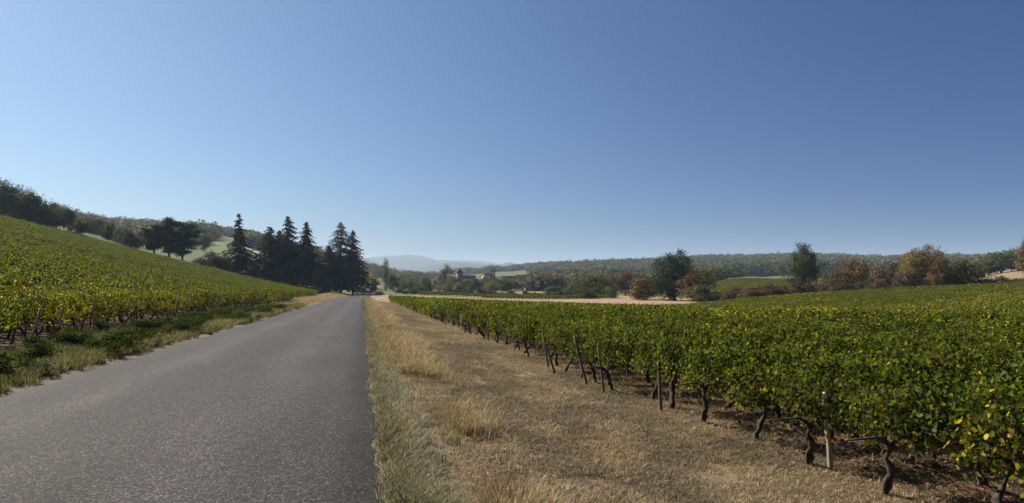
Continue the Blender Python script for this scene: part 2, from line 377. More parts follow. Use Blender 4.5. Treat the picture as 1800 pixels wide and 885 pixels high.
VG = np.array([(.045, .066, .011), (.062, .086, .014), (.086, .109, .017), (.031, .050, .010), (.122, .136, .021)])
VY = np.array([(.42, .33, .045), (.33, .29, .05), (.24, .23, .04), (.20, .10, .03)])
def vine_leaves(seed, n, size, h0, h1_, thick, yel, tmpl, length=.56, brown=.012):
    r = np.random.default_rng(seed)
    x = r.uniform(-length, length, n); t = r.random(n)
    z = h0+(h1_-h0)*t**.8; ed = np.abs(x)/length
    wv = thick*(.45+.75*np.sin(np.clip(t*1.1+.12, 0, 1)*math.pi)**.7)*(1-.25*ed**4)
    y = r.normal(0, .5, n)*wv
    k = r.random(n) < .14                                  # shoots that stick out
    z = np.where(k, z+r.uniform(-.08, .16, n), z); y = np.where(k, y*1.5, y)
    z += .07*np.sin(x*5+seed)+.05*np.sin(x*11+seed*2)+np.where(t < .35, .20*ed**2*(1-t/.35), 0)
    cl_ = r.uniform(-1, 1, (26, 3))*np.array([length, thick*.55, (h1_-h0)*.5])+np.array([0, 0, (h0+h1_)/2])      # leaves gather in clumps along shoots
    cid = r.integers(0, 26, n); mix_ = (r.random(n) < .6)[:, None]
    Q = cl_[cid]+r.normal(0, .075, (n, 3)); x, y, z = np.where(mix_, Q, np.stack([x, y, z], 1)).T; t = np.clip((z-h0)/(h1_-h0), 0, 1)
    cb = r.uniform(.72, 1.3, 26)[cid]
    sh = r.random(n) < .09; si = r.integers(0, 9, n); sx = r.uniform(-length, length, 9); sl = r.uniform(-.3, .3, (9, 2)); sq = r.random(n)**.7; hh_ = r.uniform(.06, .22, 9)[si]   # young shoots above the trimmed top
    x = np.where(sh, sx[si]+sl[si, 0]*sq*.5+r.normal(0, .025, n), x); y = np.where(sh, sl[si, 1]*(.3+sq*.6)+r.normal(0, .025, n), y); z = np.where(sh, h1_-.12+(.12+hh_)*sq, z)
    P = np.stack([x, y, z], 1)
    N = np.stack([r.normal(0, .55, n), np.sign(y)*r.uniform(.1, 1.1, n)+r.normal(0, .5, n), r.uniform(.1, 1.0, n)], 1)
    c = VG[r.choice(5, n, p=[.3, .3, .18, .14, .08])]*r.uniform(.8, 1.25, (n, 1))*cb[:, None]
    pr = yel*np.clip(1.9-1.5*t, .25, 2)
    ky = r.random(n) < pr; cy = VY[r.choice(4, n, p=[.36, .32, .24, .08])]*r.uniform(.8, 1.15, (n, 1)); c = np.where(ky[:, None], cy, c)
    kb = r.random(n) < brown; c = np.where(kb[:, None], np.array((.13, .055, .025)), c)
    return P, N, size*r.uniform(.6, 1.25, n), c
def vine_trunk(seed, h=.5, canes=True):
    r = random.Random(seed); mb = MB(); p = Vector((0, 0, -.04)); path = []; rad = []
    lean = Vector((r.uniform(-.25, .25), r.uniform(-.15, .15), 0)); k = 9; R = r.uniform(.026, .042)
    for i in range(k):
        t = i/(k-1); path.append(p.copy()); rad.append(R*(1.3-.55*t)*(1+r.uniform(-.3, .4)))
        p = p+lean*.16+Vector((r.uniform(-.04, .04), r.uniform(-.04, .04), (h+.04)/(k-1)))
    rad[-1] *= 1.35
    mb.tube(path, rad, 8, (1, 1, 1), .34, r); top = path[-1]
    for s in (-1, 1):                                         # two arms tied along the wire, then upright canes
        q = [top, top+Vector((s*.12, r.uniform(-.03, .03), .07)), top+Vector((s*.3, r.uniform(-.04, .04), .06)), top+Vector((s*.48, r.uniform(-.04, .04), .05))]
        mb.tube(q, [.024, .017, .011, .007], 5, (1.2, 1, .8))
        if canes:
            for c in range(4):
                b = top+Vector((s*(.08+.12*c), r.uniform(-.03, .03), .06))
                mb.tube([b, b+Vector((r.uniform(-.05, .05), r.uniform(-.06, .06), .25)), b+Vector((r.uniform(-.09, .09), r.uniform(-.1, .1), .48))], [.004, .003, .002], 4, (2.2, 1.3, .8))
    return mb
# prototypes
def foliage_set(tag_, seeds, n, size, h0, h1_, thick, yel, tmpl, **kw):
    out = []
    for i, s in enumerate(seeds):
        y = yel[i % len(yel)]; P, N, S, c = vine_leaves(s, n, size, h0, h1_, thick, y, tmpl, **kw); out.append(leafmesh('vine_foliage_'+tag_, P, N, S, c, tmpl, M_VINE))
    return out
FOL_R = foliage_set('r', range(10, 20), 1600, .056, .46, .93, .50, [.012, .03, .015, .05, .01, .02], T_VINE)
FOL_RY = foliage_set('ry', range(20, 24), 1500, .058, .42, .92, .50, [.22, .15], T_VINE, brown=.05)
FOL_L = foliage_set('l', range(30, 38), 1400, .064, .48, 1.28, .46, [.16, .1, .24, .07, .12], T_VINE)
TRUNKS = [vine_trunk(s, .43+.03*(s % 4)).mesh('vine_trunk', [M_BARK], True) for s in range(8)]
def full_vine(seed, n, size, h0, h1_, thick, yel, tmpl, th):
    P, N, S, c = vine_leaves(seed, n, size, h0, h1_, thick, yel, tmpl); c = c*1.08
    tb = MB(); r = random.Random(seed); tb.tube([(0, 0, -.05), (r.uniform(-.06, .06), r.uniform(-.06, .06), th*.5), (r.uniform(-.1, .1), 0, th)], [.05, .04, .045], 5)
    return bpy.data.objects.new('vine_source', leafmesh('vine_mass', P, N, S, c, tmpl, M_VINE, (tb, M_BARK)))
V_R = [full_vine(40+i, 420, .110, .34, .90, .5, y, T_QUAD, .4) for i, y in enumerate([.012, .03, .015, .04, .01, .02])]
V_RY = [full_vine(50+i, 420, .110, .34, .90, .5, y, T_QUAD, .4) for i, y in enumerate([.36, .28, .45])]
V_L = [full_vine(60+i, 420, .125, .42, 1.25, .5, y, T_QUAD, .45) for i, y in enumerate([.03, .02, .05, .025, .08, .015])]

def scatter(name, label, cat, P, rotz, scale, protos, tilt=None, idx=None, kind='stuff'):
    """a mass nobody could count: points that carry copies of a few source meshes"""
    P = np.asarray(P, np.float32); n = len(P)
    me = bpy.data.meshes.new(name); me.vertices.add(n); me.vertices.foreach_set('co', P.ravel())
    e = np.zeros((n, 3), np.float32); e[:, 2] = rotz
    if tilt is not None: e[:, :2] = tilt
    a = me.attributes.new('rot', 'FLOAT_VECTOR', 'POINT'); a.data.foreach_set('vector', e.ravel())
    s = np.asarray(scale, np.float32); s = np.stack([s]*3, 1) if s.ndim == 1 else s
    a = me.attributes.new('scl', 'FLOAT_VECTOR', 'POINT'); a.data.foreach_set('vector', np.ascontiguousarray(s, np.float32).ravel())
    ix = rng.integers(0, len(protos), n) if idx is None else idx
    a = me.attributes.new('idx', 'INT', 'POINT'); a.data.foreach_set('value', np.asarray(ix, np.int32))
    g = bpy.data.node_groups.new(name+'_nodes', 'GeometryNodeTree')
    g.interface.new_socket('Geometry', in_out='INPUT', socket_type='NodeSocketGeometry'); g.interface.new_socket('Geometry', in_out='OUTPUT', socket_type='NodeSocketGeometry')
    N = g.nodes.new; gi = N('NodeGroupInput'); go = N('NodeGroupOutput'); ip = N('GeometryNodeInstanceOnPoints'); jn = N('GeometryNodeJoinGeometry')
    for p in protos:
        oi = N('GeometryNodeObjectInfo'); oi.inputs['Object'].default_value = p; oi.inputs['As Instance'].default_value = False
        gt = N('GeometryNodeGeometryToInstance'); g.links.new(oi.outputs['Geometry'], gt.inputs[0]); g.links.new(gt.outputs[0], jn.inputs[0])
    def na(nm, t):
        x = N('GeometryNodeInputNamedAttribute'); x.data_type = t; x.inputs[0].default_value = nm; return x.outputs[0]
    g.links.new(gi.outputs[0], ip.inputs['Points']); g.links.new(jn.outputs[0], ip.inputs['Instance']); ip.inputs['Pick Instance'].default_value = True
    g.links.new(na('idx', 'INT'), ip.inputs['Instance Index'])
    e2r = N('FunctionNodeEulerToRotation'); g.links.new(na('rot', 'FLOAT_VECTOR'), e2r.inputs[0]); g.links.new(e2r.outputs[0], ip.inputs['Rotation'])
    g.links.new(na('scl', 'FLOAT_VECTOR'), ip.inputs['Scale']); g.links.new(ip.outputs[0], go.inputs[0])
    o = link(name, me, kind=kind); md = o.modifiers.new('scatter', 'NODES'); md.node_group = g
    o['label'] = label; o['category'] = cat
    return o
def in_view(x, y, m=60):
    X, Z = w2cam(x, y); px = CX+FPX*X/np.maximum(Z, .1); return (Z > 2) & (px > -m) & (px < 1800+m)

# ------------------------------------------------------------------ vines
def rows_right():
    out = []
    for k, y in enumerate(np.arange(3.4, 112, 1.08)):
        u0 = 4.62+.0*y+.25*math.exp(-y/9)+random.uniform(-.12, .12)
        us = u0+1.02*np.arange(0, 150)+rng.normal(0, .05, 150)
        for i, u in enumerate(us): out.append((u, y+rng.normal(0, .04), k, i))
    return np.array(out)
RV = rows_right(); RV = RV[in_view(RV[:, 0], RV[:, 1], 140)]
def rows_left():
    out = []
    for k, y in enumerate(np.arange(12.5, 182, 1.12)):
        if 104 < y < 113: continue
        u0 = (-10.0 if y < 105 else -11.4)+random.uniform(-.15, .15)-(.0)
        us = u0-1.04*np.arange(0, 110)+rng.normal(0, .05, 110)
        for i, u in enumerate(us): out.append((u, y+rng.normal(0, .05), k, i))
    return np.array(out)
LV = rows_left(); LV = LV[in_view(LV[:, 0], LV[:, 1], 140)]
def rank(A, side):
    X, Z = w2cam(A[:, 0], A[:, 1]); px = CX+FPX*X/Z
    hid = np.minimum(A[:, 3], 12)                      # vines deep in a row hide behind their neighbours
    return Z*(1+.10*hid)+np.where((px < -10) | (px > 1815), 1e6, 0)
rr_, rl_ = rank(RV, 1), rank(LV, -1)
ir = np.argsort(rr_)[:205]; il = np.argsort(rl_+LV[:, 3]*9)[:90]
selR = np.zeros(len(RV), bool); selR[ir] = True; selL = np.zeros(len(LV), bool); selL[il] = True
YB = np.array([[1250, 566], [1450, 553], [1600, 540], [1800, 520]], float)
def yellow_patch(x, y):
    z = H(x, y)+.9; X, Z = w2cam(x, y); return None
def vine(x, y, fol, trunk, label, group, sc, rz, inward=0):
    e = bpy.data.objects.new('grapevine', None); COL.objects.link(e); e.location = (x, y, h1(x, y)); e.rotation_euler = (0, 0, rz); e.scale = (random.uniform(.78, 1.02), random.uniform(.85, 1.1), sc)
    e.empty_display_size = .2; tag(e, label, 'grapevine', group)
    link('trunk', trunk, e); fo = link('foliage', fol, e)
    if inward: e.rotation_euler = (0, 0, random.gauss(0, .06)); fo.location.x = inward; fo.scale.x = .84
    return e
_o1 = 'first second third fourth fifth sixth seventh eighth ninth tenth eleventh twelfth thirteenth fourteenth fifteenth sixteenth seventeenth eighteenth nineteenth'.split()
_ot = {2: 'twent', 3: 'thirt', 4: 'fort', 5: 'fift', 6: 'sixt', 7: 'sevent', 8: 'eight', 9: 'ninet'}
ordn = _o1+[_ot[d]+('ieth' if u == 0 else 'y-'+_o1[u-1]) for d in range(2, 10) for u in range(10)]
kR = sorted(set(int(RV[i][2]) for i in ir)); rowR = {k: n for n, k in enumerate(kR)}; done = {}
for i in sorted(ir, key=lambda i: (RV[i][2], RV[i][3])):
    x, y, k, j = RV[i]; X, Z = w2cam(x, y); px = CX+FPX*X/Z
    ye = Z < 7.2 and px > 1600
    f = random.choice(FOL_RY if (ye and random.random() < .75) or random.random() < .02 else FOL_R)
    q = done.get(k, 0); done[k] = q+1
    if j == 0: lab = 'leafy grapevine with gnarled trunk at the %s row end from the bottom right corner' % ordn[rowR[k]]; grp = 'grapevines at the row ends beside the mown track'
    else: lab = 'green grapevine, %s vine into the %s row from the bottom right corner' % (ordn[q], ordn[rowR[k]]); grp = 'grapevines inside the right vineyard'
    vine(x, y, f, random.choice(TRUNKS), lab, grp, random.uniform(.84, 1.1), random.choice((0, math.pi))+random.gauss(0, .06), .22 if j == 0 else 0)
kL = sorted(set(int(LV[i][2]) for i in il)); rowL = {k: n for n, k in enumerate(kL)}; done = {}
for i in sorted(il, key=lambda i: (LV[i][2], LV[i][3])):
    x, y, k, j = LV[i]; q = done.get(k, 0); done[k] = q+1
    if j == 0: lab = 'yellowing grapevine at the roadside end of the %s left-slope row from the left edge' % ordn[rowL[k]]
    else: lab = 'green grapevine, %s up the slope in the %s row from the left edge' % (ordn[q], ordn[rowL[k]])
    vine(x, y, random.choice(FOL_L), random.choice(TRUNKS), lab, 'grapevines at the front of the left vineyard', random.uniform(.9, 1.1), random.choice((0, math.pi))+random.gauss(0, .06), -.2 if j == 0 else 0)
def mass(name, label, A, protos, sc=1.0):
    z = H(A[:, 0], A[:, 1]); P = np.stack([A[:, 0], A[:, 1], z], 1); n = len(P)
    s = np.stack([np.full(n, 1.0), rng.uniform(.75, 1.2, n), rng.uniform(.80, 1.14, n)*sc], 1)
    # now and then a missing or weak vine
    s *= np.where(rng.random(n) < .03, .6, 1)[:, None]
    scatter(name, label, 'vines', P, rng.integers(0, 2, n)*math.pi+rng.normal(0, .06, n), s, protos)
restR = RV[~selR]
band = (np.abs(restR[:, 1]-np.interp(restR[:, 0], [10, 14, 21, 53, 78, 110], [20, 26, 33, 57, 68, 78])-5*(fbm(restR[:, 0]*.08, restR[:, 1]*.08)-.5)) < np.interp(restR[:, 0], [10, 40, 80], [2.5, 6, 8])) & (restR[:, 0] > 10)
band |= (fbm(restR[:, 0]*.06+4, restR[:, 1]*.12, 3) > .72)
band &= rng.random(len(band)) < .75
mass('vineyard_right', 'dense green vines filling the right vineyard to the hedgerow', restR[~band], V_R)
mass('vineyard_right_yellowing', 'band of yellowing vines crossing the right vineyard', restR[band], V_RY)
restL = LV[~selL]; dens = rng.random(len(restL)) < .985
mass('vineyard_left', 'rows of yellow-green vines climbing the left slope', restL[dens], V_L)
# small plots beyond the stubble
def plot(name, label, p0, p1, z0, z1, dz, step=1.0, hh=1.0):
    A = []
    for Z in np.arange(z0, z1, dz):
        for X in np.arange((p0-CX)*Z/FPX, (p1-CX)*Z/FPX, step):
            a, b = cam2w(X, Z+rng.normal(0, .1)); A.append((a, b, 0, 0))
    mass(name, label, np.array(A), V_R, hh)
plot('vineyard_plot_hillside', 'green vineyard plot on the rise behind the brown hedge', 1258, 1402, 192, 300, 1.6, 1.2)
plot('vineyard_plot_strip', 'low dark strip of vines beyond the pale stubble', 850, 1070, 177, 182, 1.3, 1.0, .9)
plot('vineyard_plot_strip_far', 'far thin strip of dark vines in front of the village', 740, 945, 193, 197, 1.5, 1.0, 1.1)

# ------------------------------------------------------------------ posts
def post_mesh(hh, r, lean, mat, seed, taper=.9):
    q = random.Random(seed); mb = MB(); b = []; rd = []
    for i in range(6):
        t = i/5; b.append((lean[0]*t+q.uniform(-.003, .003), lean[1]*t+q.uniform(-.003, .003), -.12+(hh+.12)*t)); rd.append(r*(1-(1-taper)*t))
    mb.tube(b, rd, 8, (1, 1, 1), .07, q); return mb.mesh('post', [mat]), Vector(b[-1])
def wire_mesh(a, b, r=.0014):
    mb = MB(); m = (Vector(a)+Vector(b))/2; m.z -= .015; mb.tube([a, m, b], [r]*3, 4); return mb.mesh('wire', [M_WIRE])
def post(x, y, hh, r, lean, mat, label, group, seed, wire=True, band=False, side=-1):
    z = h1(x, y); e = bpy.data.objects.new('vine_post', None); COL.objects.link(e); e.location = (x, y, z); e.empty_display_size = .2; tag(e, label, 'post', group)
    me, top = post_mesh(hh, r, lean, mat, seed); link('stake', me, e)
    if band:
        mb = MB(); mb.tube([top*.93+Vector((0, 0, -.005)), top+Vector((0, 0, .004))], [r*.98, r*.95], 10); link('white_band', mb.mesh('band', [M_WHITE]), e)
    if wire:
        gx = x+side*.75; gz = h1(gx, y)-z; link('anchor_wire', wire_mesh(top*.82, (side*.75, .02, gz-.02)), e)
    return e
n_p = 0; ends = RV[RV[:, 3] == 0]; X_, Z_ = w2cam(ends[:, 0], ends[:, 1]); ends = ends[(Z_ > 6.3) & (Z_ < 62)]
for q, (x, y, k, j) in enumerate(ends):
    X, Z = w2cam(x, y); px = CX+FPX*X/Z
    if abs(px-1460) < 45: continue
    if random.random() < .5: continue
    lab = ('leaning dark wooden end post with thin wire, %s along the track from the bottom right' % ordn[n_p])
    post(x-.22, y-.12, random.uniform(.7, .98), random.uniform(.019, .028), (-random.uniform(-.05, .34), random.uniform(-.05, .05)), M_POST, lab, 'end posts beside the mown track', q, random.random() < .4); n_p += 1
x, y = cam2w((1463-CX)*7.3/FPX, 7.3)
post(x, y, .80, .029, (-.09, .02), M_PALE, 'pale round wooden post with white band at its top, between near vines', 'end posts beside the mown track', 99, True, True)
endsL = LV[LV[:, 3] == 0]; nl = 0
for q, (x, y, k, j) in enumerate(endsL):
    if y > 70 or random.random() < .6: continue
    lab = ('grey leaning post, %s from the photo\'s left edge along the left vineyard' % ordn[nl])
    post(x+.40, y+.2, random.uniform(.8, 1.15), random.uniform(.026, .036), (random.uniform(-.05, .3), random.uniform(-.1, .1)), M_PALE if random.random() < .5 else M_POST, lab, 'posts at the front of the left vineyard', 200+q, False, side=1); nl += 1

# ------------------------------------------------------------------ trees
def lobes_tree(seed, n, leaf, shape, clumps=60):
    """unit crown (height 1, width 1) out of clumps of leaves; brightness varies by clump"""
    r = np.random.default_rng(seed); C = []
    while len(C) < clumps:
        p = r.uniform(-1, 1, 3); d = np.linalg.norm(p) if shape != 'full' else (abs(p)**2.5).sum()**(1/2.5)
        if d > 1 or d < .35: continue
        C.append(p)
    C = np.array(C); t = (C[:, 2]+1)/2
    if shape == 'round': wd = .5*(.75+.35*np.sin(np.clip(t, 0, 1)*math.pi)); z = .10+.86*t
    elif shape == 'shrub': wd = .5*(1.05-.45*t**2); z = .04+.86*t
    elif shape == 'full': wd = .5*(.82+.3*np.sin(np.clip(t*.95+.05, 0, 1)*math.pi)); z = .05+.92*t
    elif shape == 'tall': wd = .5*(1.0-.5*(t-.35)**2*2); z = .06+.9*t
    elif shape == 'poplar': wd = .5*(.8-.45*t); z = .06+.92*t
    else: wd = .5*(.9+.1*t); z = .1+.85*t
    C[:, 0] *= wd*(1+.25*r.normal(size=clumps)); C[:, 1] *= wd*(1+.25*r.normal(size=clumps)); C[:, 2] = z*(1+.07*r.normal(size=clumps))
    ci = r.integers(0, clumps, n); sg = .085*(60/clumps)**.33
    P = C[ci]+r.normal(size=(n, 3))*sg*np.array([1, 1, .75])
    P[:, 2] = np.clip(P[:, 2], .015, None)
    N = P-np.array([0, 0, .45]); N = N/np.linalg.norm(N, axis=1, keepdims=True)+r.normal(size=(n, 3))*.8+np.array([0, 0, .3])
    b = (.75+.5*r.random(clumps))[ci]*r.uniform(.75, 1.25, n)
    hue = r.normal(0, .10, clumps)[ci]
    c = np.stack([b*(1+hue), b, b*(1-hue)], 1)
    return P, N, leaf*r.uniform(.6, 1.4, n), c
def limbs(seed, top=.75, rad=.03, nb=7, col=(1, 1, 1)):
    r = random.Random(seed); mb = MB(); path = [Vector((0, 0, -.03))]
    for i in range(5): path.append(path[-1]+Vector((r.uniform(-.025, .025), r.uniform(-.025, .025), (top+.03)/5)))
    mb.tube(path, [rad*(1.3-.2*i) for i in range(6)], 6, col)
    for i in range(nb):
        a = 2.4*i+r.uniform(-.4, .4); s = path[2+i % 3]; L = r.uniform(.22, .4)
        m = s+Vector((math.cos(a)*L*.5, math.sin(a)*L*.5, L*.45)); e = m+Vector((math.cos(a)*L*.5, math.sin(a)*L*.5, L*.55))
        mb.tube([s, m, e], [rad*.5, rad*.32, rad*.12], 5, col)
    return mb
def bare_tree(seed):
    r = random.Random(seed); mb = MB()
    def br(p, d, L, rad, dep):
        e = p+d*L; m = p+d*L*.5+Vector((r.uniform(-.1, .1), r.uniform(-.1, .1), 0))*L*.4
        mb.tube([p, m, e], [rad, rad*.8, rad*.6], 4)
        if dep:
            for k in range(3 if dep > 1 else 4):
                nd = (d+Vector((r.uniform(-1, 1), r.uniform(-1, 1), r.uniform(-.25, .7)))*.75).normalized(); br(e if k else m, nd, L*r.uniform(.6, .85), rad*.55, dep-1)
    br(Vector((0, 0, -.03)), Vector((0, 0, 1)), .26, .03, 5); return mb.mesh('bare_limbs', [M_TBARK])
CROWN = {}
for nm, seeds, n, leaf, cl in (('round', (1, 2, 3, 4), 3600, .050, 60), ('shrub', (5, 6, 7, 8), 3200, .052, 50), ('tall', (9, 10, 11), 3600, .045, 66), ('poplar', (12, 13), 1500, .05, 40), ('big', (14, 15), 16000, .030, 150)):
    CROWN[nm] = [leafmesh('crown_'+nm, *lobes_tree(s, n, leaf, 'full' if nm == 'big' else nm, cl), T_QUAD, M_LEAF) for s in seeds]
LIMBS = [limbs(s).mesh('limbs', [M_TBARK], True) for s in range(5)]; STEMS = [limbs(20+s, .5, .018, 9).mesh('stems', [M_TBARK], True) for s in range(3)]
def tree(px, ytop, ybase, wpx, Z, shape, tint, label, cat='tree', group=None, name=None, var=None):
    x, y, z = atpx(px, Z)
    zt = CAM_H-(ytop-HY)*Z/FPX
    hh = max(zt-z, .8); wd = wpx*Z/FPX
    nm = name or ('shrub' if cat == 'shrub' else ('poplar_tree' if shape == 'poplar' else 'broadleaf_tree'))
    e = bpy.data.objects.new(nm, None); COL.objects.link(e); e.location = (x, y, z-.05); e.rotation_euler = (0, 0, random.uniform(0, 6.28)); e.scale = (wd, wd, hh)
    tag(e, label, cat, group)
    k = random.choice(CROWN[shape]) if var is None else CROWN[shape][var]
    c = link('crown', k, e); c.color = (*tint, 1)
    link('trunk' if cat == 'tree' else 'stems', random.choice(LIMBS if cat == 'tree' else STEMS), e); return e
DARKG, OLIVE, GREEN, RUST, GOLD, RED, BROWN, YGREEN, GREY = (.022, .040, .017), (.072, .08, .03), (.05, .078, .026), (.118, .078, .037), (.15, .105, .035), (.105, .058, .034), (.075, .057, .036), (.12, .14, .035), (.085, .085, .058)
tree(1186, 445, 527, 63, 160, 'big', (.017, .031, .013), 'large dark green rounded tree standing at the end of the pale stubble', var=0)
tree(1413, 435, 512, 47, 150, 'big', (.06, .078, .032), 'tall olive-green oval tree rising from the brown hedge', var=1)
tree(1130, 484, 523, 62, 168, 'shrub', RUST, 'rust-brown bush touching the large dark tree on its left', 'shrub')
tree(1100, 480, 512, 34, 215, 'round', RED, 'small dark red tree behind the rust-brown bush')
tree(1076, 482, 510, 34, 220, 'round', (.10, .085, .035), 'brownish olive tree behind the stubble beside the dark red one')
tree(1042, 484, 517, 58, 196, 'round', (.075, .078, .028), 'rounded olive and brown tree in the hedge beyond the stubble')
tree(1010, 496, 520, 36, 200, 'shrub', GREEN, 'loose green bush left of the rounded olive tree', 'shrub')
tree(974, 500, 525, 40, 186, 'shrub', (.06, .085, .028), 'green bush next to the patch of bare tan field', 'shrub')
tree(1068, 505, 520, 26, 188, 'shrub', YGREEN, 'small yellow-green bush in the shade of the olive tree', 'shrub')
tree(1218, 477, 528, 44, 152, 'round', RED, 'dark red-leaved tree against the large dark tree on its right')
tree(1240, 470, 522, 34, 165, 'tall', (.11, .105, .03), 'yellow-olive tree behind the dark red one')
tree(1232, 500, 532, 66, 142, 'shrub', OLIVE, 'wide olive bush in front of the red tree at the vineyard edge', 'shrub')
tree(1366, 500, 522, 34, 148, 'shrub', (.17, .095, .038), 'orange-brown shrub in the low hedge left of the oval tree', 'shrub')
tree(1463, 478, 512, 62, 142, 'shrub', (.085, .078, .036), 'olive-brown shrub right of the tall oval tree', 'shrub')
tree(1500, 456, 508, 48, 148, 'round', RUST, 'rust-coloured tree in the hedgerow right of the oval tree')
tree(1518, 455, 506, 30, 156, 'tall', (.09, .085, .035), 'dull olive tree squeezed between rust and orange hedgerow trees')
tree(1545, 464, 506, 48, 144, 'shrub', (.14, .092, .038), 'orange-gold bush beside the rust tree in the hedgerow', 'shrub')
tree(1572, 463, 498, 26, 150, 'round', (.03, .034, .024), 'small blackish-green tree left of the big golden-brown tree')
tree(1622, 436, 500, 66, 140, 'big', GOLD, 'big golden-brown rounded tree, highest in the right hedgerow', var=0)
tree(1655, 452, 498, 36, 145, 'round', (.08, .09, .03), 'olive tree leaning on the right of the golden-brown tree')
tree(1645, 464, 500, 28, 134, 'shrub', (.155, .09, .042), 'bright orange-red bush below the golden-brown tree', 'shrub')
tree(1600, 472, 503, 46, 134, 'shrub', BROWN, 'dull brown bush below the left of the golden-brown tree', 'shrub')
tree(1698, 457, 502, 64, 138, 'shrub', (.085, .08, .038), 'loose olive-brown bush with twiggy top right of the golden-brown tree', 'shrub')
tree(1760, 446, 480, 60, 235, 'round', OLIVE, 'rounded olive tree above the dry bank at far right'); tree(1738, 455, 480, 40, 240, 'round', GREY, 'greyish tree at the left end of the bank-top trees'); tree(1790, 446, 475, 40, 230, 'round', DARKG, 'dark green tree above the dry bank near the right edge')
tree(1803, 422, 478, 26, 180, 'round', (.12, .08, .04), 'rust tree cut by the photo\'s right edge')
for q in range(30):
    px = 1262+q*19+random.uniform(-6, 6); yb = np.interp(px, [1262, 1400, 1600, 1800], [526, 514, 503, 499])
    tree(px, yb-random.uniform(12, 22)-(5 if 1560 < px < 1690 else 0)+(5 if px > 1690 else 0), yb, random.uniform(26, 44), random.uniform(134, 142), 'shrub', random.choice([BROWN, (.085, .06, .04), (.07, .06, .035), RUST]), 'low brown hedge bush, %s from the large dark tree along the right vineyard' % ordn[q], 'shrub', 'low brown bushes of the right hedgerow')
for q in range(14):
    px = 1000+q*12+random.uniform(-5, 5)
    if px > 1085: continue
    tree(px, random.uniform(500, 508), 522, random.uniform(18, 34), random.uniform(178, 192), 'shrub', random.choice([OLIVE, GREEN, BROWN, (.09, .08, .03)]), 'low mixed bush, %s from the village in the hedge behind the stubble' % ordn[q], 'shrub', 'low bushes behind the stubble')
# valley trees round the village
for px_, yt_, w_, t_, l_ in [(806, 489, 18, (.06, .075, .045), 'dark tree in front of the church tower'), (820, 491, 20, (.085, .08, .05), 'brownish tree in front of the church roof'), (834, 489, 17, (.055, .07, .04), 'dark green tree at the right end of the church'), (845, 493, 18, (.10, .105, .055), 'light olive tree right of the church')]: tree(px_, yt_, 0, w_, 372, 'round', t_, l_)
tree(655, 482, 512, 24, 300, 'round', (.20, .15, .03), 'small yellow-orange tree beside the road beyond the dip', name='broadleaf_tree')
tree(657, 500, 517, 14, 250, 'shrub', (.03, .038, .02), 'dark bush at the right of the road beyond the shadow', 'shrub')
tree(667, 511, 524, 18, 190, 'shrub', BROWN, 'brown roadside bush on the right where the road dips', 'shrub')
tree(678, 461, 514, 24, 290, 'poplar', (.10, .125, .035), 'tall yellow-green tree right of the road before the village')
tree(691, 482, 513, 22, 285, 'tall', (.04, .055, .035), 'dark bushy tree touching the tall yellow-green one')
tree(784, 467, 512, 27, 400, 'round', (.15, .135, .085), 'tall pale half-bare tree beside the church')
tree(868, 473, 513, 9, 390, 'poplar', (.06, .07, .03), 'slim dark poplar standing above the village'); tree(863, 477, 513, 7, 392, 'poplar', (.07, .075, .03), 'slim shorter poplar left of its darker twin')
tree(890, 490, 515, 34, 340, 'round', (.09, .115, .03), 'bright olive-green round tree in front of the village'); tree(905, 494, 516, 26, 345, 'round', OLIVE, 'dull olive tree behind the bright round one')
tree(983, 486, 500, 11, 420, 'round', (.02, .028, .022), 'small isolated dark tree behind the bare tan field'); tree(968, 492, 503, 13, 420, 'round', (.025, .035, .025), 'low dark tree left of the isolated dark one')
tint_v = [(.10, .11, .045), (.075, .105, .04), (.12, .12, .085), (.085, .10, .06), (.13, .13, .06), (.14, .11, .055), (.045, .065, .04)]
for q in range(64):
    px = 700+270*q/64+random.uniform(-1.5, 1.5); Z = random.uniform(285, 520); yb = HY-(h1(*cam2w((px-CX)*Z/FPX, Z))-CAM_H)*FPX/Z
    if (900 < px < 950 and Z < 440): continue
    hpx = random.uniform(14, 26)*(330/Z)**.5
    tree(px, yb-hpx, yb, hpx*random.uniform(.75, 1.3), Z, random.choice(['round', 'round', 'tall', 'shrub']), random.choice(tint_v), 'small tree in the wooded belt around the village, %s from the road' % ordn[q], 'tree', 'trees in the belt around the village')
for q in range(26):
    px = 700+q*10+random.uniform(-4, 4); Z = random.uniform(212, 245)
    tree(px, 0, 0, random.uniform(14, 24), Z, 'shrub', random.choice([(.03, .04, .022), DARKG, (.045, .045, .03)]), 'low dark hedge bush before the village trees, %s from the road' % ordn[q], 'shrub', 'dark hedge bushes before the village') .scale.z = random.uniform(1.3, 2.4)
# wood edge on the left hill
for q, (px, yt, wd) in enumerate([(-14, 312, 40), (6, 320, 38), (32, 327, 36), (50, 336, 34), (20, 345, 34), (66, 346, 32), (100, 358, 24), (112, 364, 28), (126, 377, 30), (-6, 350, 36), (42, 362, 30), (74, 366, 34), (94, 374, 28), (140, 385, 26)]):
    tree(px, yt, 0, wd*1.25, random.uniform(186, 215), 'round' if q < 9 else 'shrub', random.choice([(.04, .05, .025), OLIVE, (.05, .058, .028), DARKG]), '%s in the wood edge above the left vineyard, %s from the left edge' % (['dark tree', 'low olive bush'][q >= 9], ordn[sorted([-14, 6, 32, 50, 20, 66, 100, 112, 126, -6, 42, 74, 94, 140]).index(px)]), 'tree' if q < 9 else 'shrub', 'wood edge above the left vineyard')
bx, by, bz = atpx(84, 190); bt = bpy.data.objects.new('bare_tree', None); COL.objects.link(bt); bt.location = (bx, by, bz-.1); bt.scale = (9.5,)*3; tag(bt, 'half-bare tree with fanned thin branches on the left skyline', 'tree'); link('limbs', bare_tree(4), bt)
